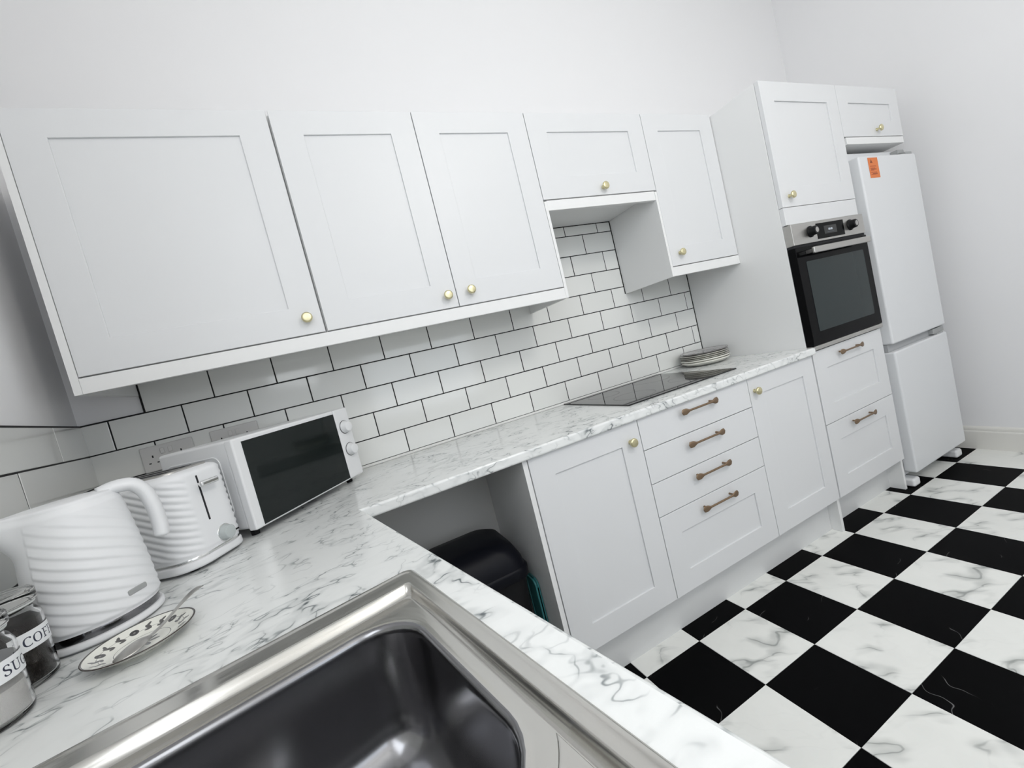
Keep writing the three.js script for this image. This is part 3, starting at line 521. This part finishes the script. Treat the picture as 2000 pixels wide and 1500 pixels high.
// ---------------------------------------------------------------- microwave
{
  const W = 0.4508, H = 0.2439, D = 0.279, a = 49.94 * Math.PI / 180, yb = 0.92 - WT;
  const m = thing('microwave', 'white microwave with dark glass door and two dials, set across the corner', 'microwave', [0.3189, WT, 0.5367], a);
  part(m, 'body', bx(0.004, W - 0.004, yb + 0.004, yb + H, -D, -0.028, 0.008), M.appliance);
  // pressed outline on the left side
  const so = rrect(0.20, 0.17, 0.025); so.holes.push(rrect(0.192, 0.162, 0.021, THREE.Path)); part(m, 'side_pressing', extr(so, 0.0024, 0.001, 2).rotateY(-Math.PI / 2).translate(0.0042, yb + 0.125, -0.16), M.appliance);
  const df = part(m, 'door', bx(0, 0.379, yb, yb + H, -0.027, 0, 0.005), M.appliance);
  part(df, 'door_window', bx(0.026, 0.377, yb + 0.005, yb + H - 0.012, -0.006, 0.0012, 0.001), M.microGlass, 'dark glass window');
  const cp = part(m, 'control_panel', bx(0.3805, W, yb, yb + H, -0.027, 0, 0.005), M.appliance);
  const dg = lathe([[0, 0], [0.022, 0], [0.022, 0.003], [0.0195, 0.004], [0.0175, 0.018], [0.0155, 0.0205], [0, 0.021]], 36).rotateX(Math.PI / 2);
  for (const y of [0.178, 0.098]) { const d = part(cp, 'dial', dg.clone().translate(0.415, yb + y, 0.0002), M.whitePlastic, 'white dial with grey edge'); part(d, 'collar', new THREE.TorusGeometry(0.0222, 0.0016, 8, 40).translate(0.415, yb + y, 0.001), M.darkChrome); }
  for (const [x, z] of [[0.03, -0.045], [W - 0.03, -0.045], [0.03, -D + 0.03], [W - 0.03, -D + 0.03]]) part(m, 'foot', new THREE.CylinderGeometry(0.012, 0.010, yb + 0.005, 20).translate(x, (yb + 0.005) / 2, z), M.blackPlastic);
}
// ---------------------------------------------------------------- toaster and kettle: ridged shells
function ridged(n, m, fn) { const rings = []; for (let j = 0; j <= m; j++) { const r = []; for (let i = 0; i < n; i++) r.push(fn(i / n, j / m)); rings.push(r); } return rings; }
{
  const Wd = 0.172, Ln = 0.27, Hh = 0.195, R = 0.054, yb = 0.032;
  const t = thing('toaster', 'white toaster with wavy ridges and a lever, between kettle and microwave', 'toaster', [0.1445, WT, 0.5335], Math.atan2(-0.522, 0.853));
  // outline: rounded rectangle in x (length) and z (width), by arc length
  const seg = [Wd - 2 * R, Math.PI * R / 2, Ln - 2 * R, Math.PI * R / 2, Wd - 2 * R, Math.PI * R / 2, Ln - 2 * R, Math.PI * R / 2], per = seg.reduce((a, b) => a + b, 0);
  const outline = (u) => {                                        // u = 0 at the middle of the lever end, going towards +z
    let s = (u * per + seg[0] / 2) % per, k = 0; while (s > seg[k]) { s -= seg[k]; k++; }
    const hx = Ln / 2, hz = Wd / 2, ar = (cx, cz, a) => [cx + R * Math.cos(a), cz + R * Math.sin(a), Math.cos(a), Math.sin(a)];
    switch (k) {
      case 0: return [hx, -hz + R + s, 1, 0]; case 1: return ar(hx - R, hz - R, s / R); case 2: return [hx - R - s, hz, 0, 1]; case 3: return ar(-hx + R, hz - R, Math.PI / 2 + s / R);
      case 4: return [-hx, hz - R - s, -1, 0]; case 5: return ar(-hx + R, -hz + R, Math.PI + s / R); case 6: return [-hx + R + s, -hz, 0, -1]; default: return ar(hx - R, -hz + R, 1.5 * Math.PI + s / R);
    }
  };
  const shell = (u, v) => {
    const [x, z, nx, nz] = outline(u); let y = yb + v * Hh, off;
    const top = sst(0.88, 1.0, v); off = -0.004 * v - 0.022 * top * top - 0.002 * (1 - sst(0, 0.06, v));
    y = yb + Hh * (v < 0.88 ? v : 0.88 + 0.12 * Math.sin((v - 0.88) / 0.12 * Math.PI / 2) * 0.9);
    const du = (u > 0.5 ? u - 1 : u) * per;                                          // metres from the middle of the lever end, + towards the long side in view
    const flat = sst(0.046, 0.062, Math.abs(du + 0.010)) * (1 - sst(0.84, 0.95, v)) * sst(0.02, 0.08, v);
    const ph = (y - yb) / 0.0158 - 26 * (du > 0 ? Math.sqrt(du * du + 0.0016) - 0.04 : 0.6 * du);
    const w = Math.pow(0.5 + 0.5 * Math.sin(ph * Math.PI * 2 * 0.98), 0.8);
    off += 0.0026 * (w - 0.6) * flat;
    return [x + nx * off, y, z + nz * off];
  };
  part(t, 'body', skin(ridged(220, 150, (u, v) => shell(1 - u, v))), M.softWhite, 'white ridged shell');
  const lip = ridged(80, 1, (u) => shell(1 - u, 1))[0];
  part(t, 'top_plate', skin([lip.map((p) => [p[0], p[1] - 0.004, p[2]]), lip.map((p) => [p[0] * 0.995, p[1] + 0.003, p[2] * 0.99]), lip.map((p) => [p[0] * 0.96, p[1] + 0.004, p[2] * 0.94])], false, true), M.ovenSteel, 'brushed metal top with slots');
  const yt = lip[0][1] + 0.0035; for (const z of [-0.026, 0.026]) part(t.children[1], 'slot', bx(-0.085, 0.075, yt, yt + 0.0012, z - 0.013, z + 0.013), M.darkGap);
  const foot = (o, y) => ridged(80, 1, (u) => { const [x, z, nx, nz] = outline(1 - u); return [x + nx * o, y, z + nz * o]; })[0];
  part(t, 'metal_band', skin([foot(-0.005, 0.0245), foot(-0.002, 0.025), foot(-0.002, 0.032), foot(-0.006, 0.0335)]), M.chrome, 'thin chrome band');
  part(t, 'base', skin([foot(-0.006, 0.006), foot(0.0005, 0.0075), foot(0.0015, 0.012), foot(0.001, 0.022), foot(-0.002, 0.0252)], true, true), M.softWhite);
  for (const [x, z] of [[-0.1, -0.05], [-0.1, 0.05], [0.1, -0.05], [0.1, 0.05]]) part(t, 'foot', new THREE.CylinderGeometry(0.01, 0.01, 0.0065, 16).translate(x, 0.00325, z), M.blackPlastic);
  const xf = Ln / 2 - 0.001, yo = 0;
  part(t, 'lever_slot', bx(-0.004, 0.0008, -0.0545, 0.0545, 0.0082, 0.0142, 0.002).rotateZ(0.0205).translate(Ln / 2 - 0.0026, 0.1515, 0), M.darkGap, 'black lever slot');
  part(t, 'lever', merge([bx(xf - 0.006, xf + 0.016, 0.181, 0.188, 0.0078, 0.0146, 0.002), bx(xf + 0.012, xf + 0.023, 0.177, 0.191, -0.022, 0.027, 0.005)]), M.chrome, 'chrome lever');
  const dl = part(t, 'dial', lathe([[0, 0], [0.0185, 0], [0.0185, 0.003], [0.0165, 0.004], [0.0155, 0.016], [0.0135, 0.018], [0, 0.0182]], 36).rotateZ(-Math.PI / 2).translate(xf - 0.001, 0.053, -0.016), M.clearGrey, 'pale grey browning dial');
  part(dl, 'collar', new THREE.TorusGeometry(0.0195, 0.002, 8, 40).rotateY(Math.PI / 2).translate(xf - 0.0005, 0.053, -0.016), M.chrome);
  for (const [y, z] of [[0.044, 0.022], [0.046, -0.050]]) part(t, 'indicator', bx(xf - 0.004, xf + 0.0006, y - 0.0018, y + 0.0018, z - 0.007, z + 0.007, 0.001), M.blackPlastic, 'short black mark');
}
{
  const k = thing('kettle', 'white electric kettle with wavy ridges and loop handle, beside the jars', 'kettle', [0.115, WT, 0.802], 0);
  const SP = 2.62, rot = Math.atan2(-0.05, 0.95);                       // spout towards -x, handle towards +x
  const yb = 0.028, Hh = 0.205;
  const prof = (v) => 0.0825 - 0.0055 * v - 0.0095 * v * v;
  const shell = (u, v) => {
    const a = u * Math.PI * 2; let y = yb + v * Hh, r = prof(v);
    let da = Math.abs(((a - SP + Math.PI * 3) % (Math.PI * 2)) - Math.PI);
    r += 0.034 * Math.exp(-(da * da) / 0.11) * sst(0.62, 1.0, v) ** 1.3;                              // spout
    r -= 0.003 * (1 - sst(0, 0.04, v)) + 0.004 * sst(0.94, 1, v);
    const m = sst(0.60, 0.63, da) * (1 - sst(0.86, 0.97, v)) * sst(0.01, 0.05, v) * (1 - 0.55 * sst(0.45, 0.9, v));
    const ang = a < SP ? a : a - 2 * Math.PI;
    const ph = (y - yb) / 0.0185 - 1.9 * ang;
    const q = 2 * Math.PI * ph, sc = Math.sin(q + 0.55 * Math.sin(q));                                       // soft scallops
    r += 0.0008 * sc * m + 0.0012 * m;
    y += 0.006 * Math.exp(-(da * da) / 0.15) * sst(0.9, 1, v);
    return [r * Math.cos(a), y, r * Math.sin(a)];
  };
  part(k, 'body', skin(ridged(240, 150, (u, v) => shell(1 - u, v))), M.softWhite, 'white ridged kettle body');
  const lip = ridged(96, 1, (u) => shell(1 - u, 1))[0];
  part(k, 'lid', skin([lip.map((p) => [p[0] * 0.995, p[1] - 0.003, p[2] * 0.995]), lip.map((p) => [p[0] * 0.985, p[1] + 0.002, p[2] * 0.985]), lip.map((p) => [p[0] * 0.93, yb + Hh + 0.006, p[2] * 0.93]), lip.map((p) => [p[0] * 0.5, yb + Hh + 0.0095, p[2] * 0.5])], false, true), M.softWhite);
  const c = lathe([[0.0765, 0.0145], [0.0785, 0.0155], [0.0785, 0.0265], [0.0770, 0.029]], 72); part(k, 'metal_band', c, M.darkChrome, 'dark chrome band at the foot');
  part(k, 'power_base', lathe([[0, 0.001], [0.078, 0.001], [0.0785, 0.003], [0.0835, 0.0045], [0.0845, 0.007], [0.0838, 0.0125], [0.080, 0.015], [0, 0.0155]], 72), M.softWhite);
  // handle
  const hp = [[0.040, 0.234], [0.066, 0.2385], [0.087, 0.2345], [0.100, 0.218], [0.1065, 0.19], [0.1085, 0.16], [0.108, 0.135], [0.105, 0.120]], cv = new THREE.CatmullRomCurve3(hp.map(([r, y]) => new THREE.Vector3(r, y, 0))), rs = [];
  for (let j = 0; j <= 40; j++) {
    const t = j / 40, p = cv.getPoint(t), d = cv.getTangent(t), nx = d.y, ny = -d.x, e = t > 0.93 ? Math.sqrt(Math.max(0.0004, 1 - ((t - 0.93) / 0.07) ** 2)) : 1, q = [];
    for (let i = 0; i < 16; i++) { const a = i / 16 * Math.PI * 2, ca = Math.cos(a) * 0.0125 * e, sa = Math.sin(a) * 0.022 * e; q.push([p.x + nx * ca, p.y + ny * ca, sa]); } rs.push(q);
  }
  part(k, 'handle', skin(rs, true, true).rotateY(Math.PI - SP - 0.12), M.softWhite);
  const aB = 0.50, bg = part(k, 'badge', extr(rrect(0.032, 0.0095, 0.003), 0.003, 0.001, 2).translate(0, 0, -0.0015), M.greyPlastic, 'small grey badge');
  bg.position.set(Math.cos(aB) * 0.0825, 0.058, Math.sin(aB) * 0.0825); bg.rotation.y = Math.PI / 2 - aB;
}
// ---------------------------------------------------------------- storage jars
function jar(name, label, x, z, fill, fillName, word, fillTop, yaw) {
  const j = thing(name, label, 'jar', [x, WT, z], 0, 'glass storage jars by the left wall'), R = 0.042;
  part(j, 'glass_body', lathe([[0, 0.0005], [R - 0.005, 0.0005], [R - 0.001, 0.004], [R, 0.009], [R, 0.026], [R - 0.0012, 0.028], [R, 0.030], [R, 0.098], [R - 0.004, 0.106], [R - 0.007, 0.110], [R - 0.007, 0.114], [R - 0.0095, 0.114], [R - 0.0095, 0.109], [R - 0.003, 0.097], [R - 0.003, 0.010], [R - 0.006, 0.006], [0, 0.006]], 56), M.glass, 'clear glass jar');
  part(j, fillName, lathe([[0, 0.0064], [R - 0.0064, 0.0064], [R - 0.0034, 0.0105], [R - 0.0034, fillTop], [R * 0.6, fillTop + 0.003], [0, fillTop + 0.004]], 48), fill);
  part(j, 'seal_ring', lathe([[R - 0.011, 0.1142], [R - 0.004, 0.1142], [R - 0.003, 0.116], [R - 0.004, 0.1178], [R - 0.011, 0.1178]], 48), M.seal);
  part(j, 'glass_lid', lathe([[0, 0.118], [R - 0.003, 0.118], [R - 0.0005, 0.120], [R, 0.123], [R - 0.0005, 0.134], [R - 0.004, 0.138], [0, 0.139]], 56), M.glass, 'clear glass lid');
  const tx = canvasTex(512, 128, (c, w, h) => { c.fillStyle = '#eef0f2'; c.fillRect(0, 0, w, h); c.fillStyle = '#1b2136'; c.font = '92px serif'; c.textAlign = 'left'; c.textBaseline = 'middle'; c.fillText(word, 34, h / 2 + 4); });
  const arc = 2.5, g = new THREE.CylinderGeometry(R + 0.0006, R + 0.0006, 0.026, 40, 1, true, -arc / 2 + yaw, arc).translate(0, 0.068, 0);
  part(j, 'label', g, std(0xffffff, 0.5, { map: tx, side: THREE.DoubleSide }), `white label reading ${word}`);
}
jar('coffee_jar', 'glass jar of dark coffee labelled COFFEE, beside the kettle', 0.0685, 0.934, M.coffee, 'coffee', 'COFFEE', 0.093, 1.92);
jar('sugar_jar', 'glass jar of white sugar labelled SUGAR, in front of the coffee jar', 0.0905, 1.034, M.sugar, 'sugar', 'SUGAR', 0.045, 2.2);
// ---------------------------------------------------------------- saucer and teaspoon
{
  const pat = canvasTex(512, 512, (c, w) => {
    c.fillStyle = '#efefe6'; c.fillRect(0, 0, w, w); c.translate(w / 2, w / 2);
    c.strokeStyle = '#2c2b2a'; c.lineWidth = 3; c.beginPath(); c.arc(0, 0, 128, 0, 7); c.stroke(); c.lineWidth = 4; c.beginPath(); c.arc(0, 0, 250, 0, 7); c.stroke();
    const leaf = (x, y, a, s) => { c.save(); c.translate(x, y); c.rotate(a); c.beginPath(); c.ellipse(0, 0, 22 * s, 9 * s, 0, 0, 7); c.fill(); c.restore(); };
    for (let i = 0; i < 18; i++) {
      const a = i / 18 * Math.PI * 2, x = 192 * Math.cos(a), y = 192 * Math.sin(a); c.fillStyle = i % 3 === 0 ? '#1b1a1a' : '#4a4846';
      if (i % 3 === 0) { c.beginPath(); c.arc(x, y, 22, 0, 7); c.fill(); c.fillStyle = '#8a8782'; c.beginPath(); c.arc(x, y, 6, 0, 7); c.fill(); } else { leaf(x, y, a + 0.7, 1.1); leaf(x * 1.09, y * 1.09, a - 0.6, 0.9); leaf(x * 0.9, y * 0.9, a + 1.6, 0.8); }
      c.strokeStyle = '#6a6864'; c.lineWidth = 2; c.beginPath(); c.arc(0, 0, 192 + 10 * Math.sin(i), a, a + 0.3); c.stroke();
    }
    c.fillStyle = '#2a2927'; for (let i = 0; i < 7; i++) { const a = i * 0.9; leaf(52 * Math.cos(a), 46 * Math.sin(a), a, 1.3); } c.beginPath(); c.arc(0, 0, 18, 0, 7); c.fill();
  });
  const R = 0.0675, s = thing('saucer', 'cream saucer with dark floral border beside the kettle', 'saucer', [0.2255, WT, 0.966]);
  const g = lathe([[0, 0.003], [0.036, 0.003], [0.037, 0], [0.040, 0], [0.041, 0.004], [0.055, 0.0095], [0.066, 0.0155], [R, 0.0168], [0.0665, 0.018], [0.054, 0.0125], [0.040, 0.0075], [0.034, 0.0065], [0, 0.0062]], 72);
  const p = g.attributes.position, uv = g.attributes.uv; for (let i = 0; i < p.count; i++) uv.setXY(i, 0.5 + p.getX(i) / (2 * R), 0.5 + p.getZ(i) / (2 * R));
  part(s, 'dish', g, new THREE.MeshPhysicalMaterial({ map: pat, roughness: 0.14, clearcoat: 0.6 }));
  part(s, 'rim_line', new THREE.TorusGeometry(R - 0.0003, 0.0009, 6, 72).rotateX(Math.PI / 2).translate(0, 0.0174, 0), M.chinaRim, 'thin dark rim line');
  const ts = thing('teaspoon', 'steel teaspoon lying face down across the saucer', 'spoon', [0.240, WT + 0.0105, 0.969], 0);
  // spoon along +x: bowl from -0.05 to -0.005, handle to +0.085; upper and lower surface
  const n = 44, rings = [];
  for (let i = 0; i <= n; i++) {
    const t = i / n, x = -0.052 + t * 0.137; let hw, th = 0.0009, y, cup = 0;
    if (x < -0.004) { const q = (x + 0.028) / 0.0245; hw = 0.0165 * Math.sqrt(Math.max(0.004, 1 - q * q)); cup = 0.006 * Math.max(0, 1 - q * q); y = 0.0005; }
    else { hw = 0.0042 + 0.0036 * sst(0.03, 0.085, x); th = 0.0011; y = 0; }
    if (x > -0.012 && x < 0.0) hw = Math.max(hw, 0.0028);
    y += x > -0.01 ? 0.026 * sst(-0.01, 0.085, x) + 0.0035 : 0.0035 * sst(-0.04, -0.01, x);
    const q = []; for (let k = 0; k < 14; k++) { const a = k / 14 * Math.PI * 2, z = hw * Math.cos(a), dome = cup * (1 - (z / Math.max(hw, 1e-5)) ** 2); q.push([x, y + dome + th * Math.sin(a), z]); } rings.push(q);
  }
  const sp = part(ts, 'bowl_and_handle', skin(rings, true, true), M.spoon); sp.rotation.y = 0.92;
}
// ---------------------------------------------------------------- bin and teal tray under the worktop
{
  const b = thing('waste_bin', 'black plastic bin under the open part of the worktop', 'bin', [0.838, 0, 0.375]);
  const rr = (w, d, y, r) => ring(-w, w, -d, d, r, y, 8, 3);
  part(b, 'bucket', skin([rr(0.135, 0.115, 0.0, 0.03), rr(0.14, 0.12, 0.01, 0.035), rr(0.175, 0.145, 0.47, 0.045), rr(0.178, 0.148, 0.475, 0.045)], true, false), M.blackPlastic);
  part(b, 'rim', skin([rr(0.172, 0.142, 0.476, 0.045), rr(0.185, 0.155, 0.476, 0.05), rr(0.186, 0.156, 0.505, 0.05), rr(0.178, 0.148, 0.512, 0.05)]), M.binLid);
  part(b, 'lid', skin([rr(0.180, 0.150, 0.505, 0.05), rr(0.176, 0.146, 0.535, 0.055), rr(0.16, 0.13, 0.572, 0.06), rr(0.13, 0.10, 0.592, 0.06), rr(0.07, 0.06, 0.598, 0.05)], false, true), M.binLid, 'domed black lid');
  const t = thing('plastic_tray', 'teal plastic tray on edge between black bin and cupboard side', 'tray', [1.0445, 0, 0.435]);
  const ts = rrect(0.085, 0.42, 0.025); part(t, 'tray', extr(ts, 0.010, 0.003, 3).rotateY(Math.PI / 2).translate(-0.005, 0.21, 0), M.teal);
  part(t, 'edge', extr((() => { const q = rrect(0.085, 0.42, 0.025); q.holes.push(rrect(0.067, 0.40, 0.017, THREE.Path)); return q; })(), 0.016, 0.003, 3).rotateY(Math.PI / 2).translate(-0.008, 0.21, 0), M.teal);
}
// ---------------------------------------------------------------- pendant lamp (out of the picture, lights the room)
{
  const p = thing('pendant_lamp', 'round opal glass pendant lamp hanging from the ceiling', 'lamp', [LAMP.x, LAMP.y, LAMP.z]);
  part(p, 'globe', new THREE.SphereGeometry(LAMP.r, 40, 24), M.globe);
  part(p, 'cap', lathe([[0, LAMP.r + 0.03], [0.02, LAMP.r + 0.03], [0.05, LAMP.r - 0.002], [0.06, LAMP.r - 0.012]], 32), M.chrome);
  part(p, 'cord', new THREE.CylinderGeometry(0.004, 0.004, HC - LAMP.y - LAMP.r - 0.03, 8).translate(0, (HC - LAMP.y + LAMP.r + 0.03) / 2, 0), M.whitePlastic);
  part(p, 'ceiling_rose', lathe([[0, HC - LAMP.y - 0.04], [0.045, HC - LAMP.y - 0.03], [0.05, HC - LAMP.y - 0.001], [0, HC - LAMP.y - 0.001]], 32), M.whitePlastic);
}
scene.traverse((o) => { if (o.isMesh) { o.castShadow = true; o.receiveShadow = true; } });
M.globe && scene.traverse((o) => { if (o.isMesh && o.material === M.globe) o.castShadow = false; });
renderer.render(scene, camera);
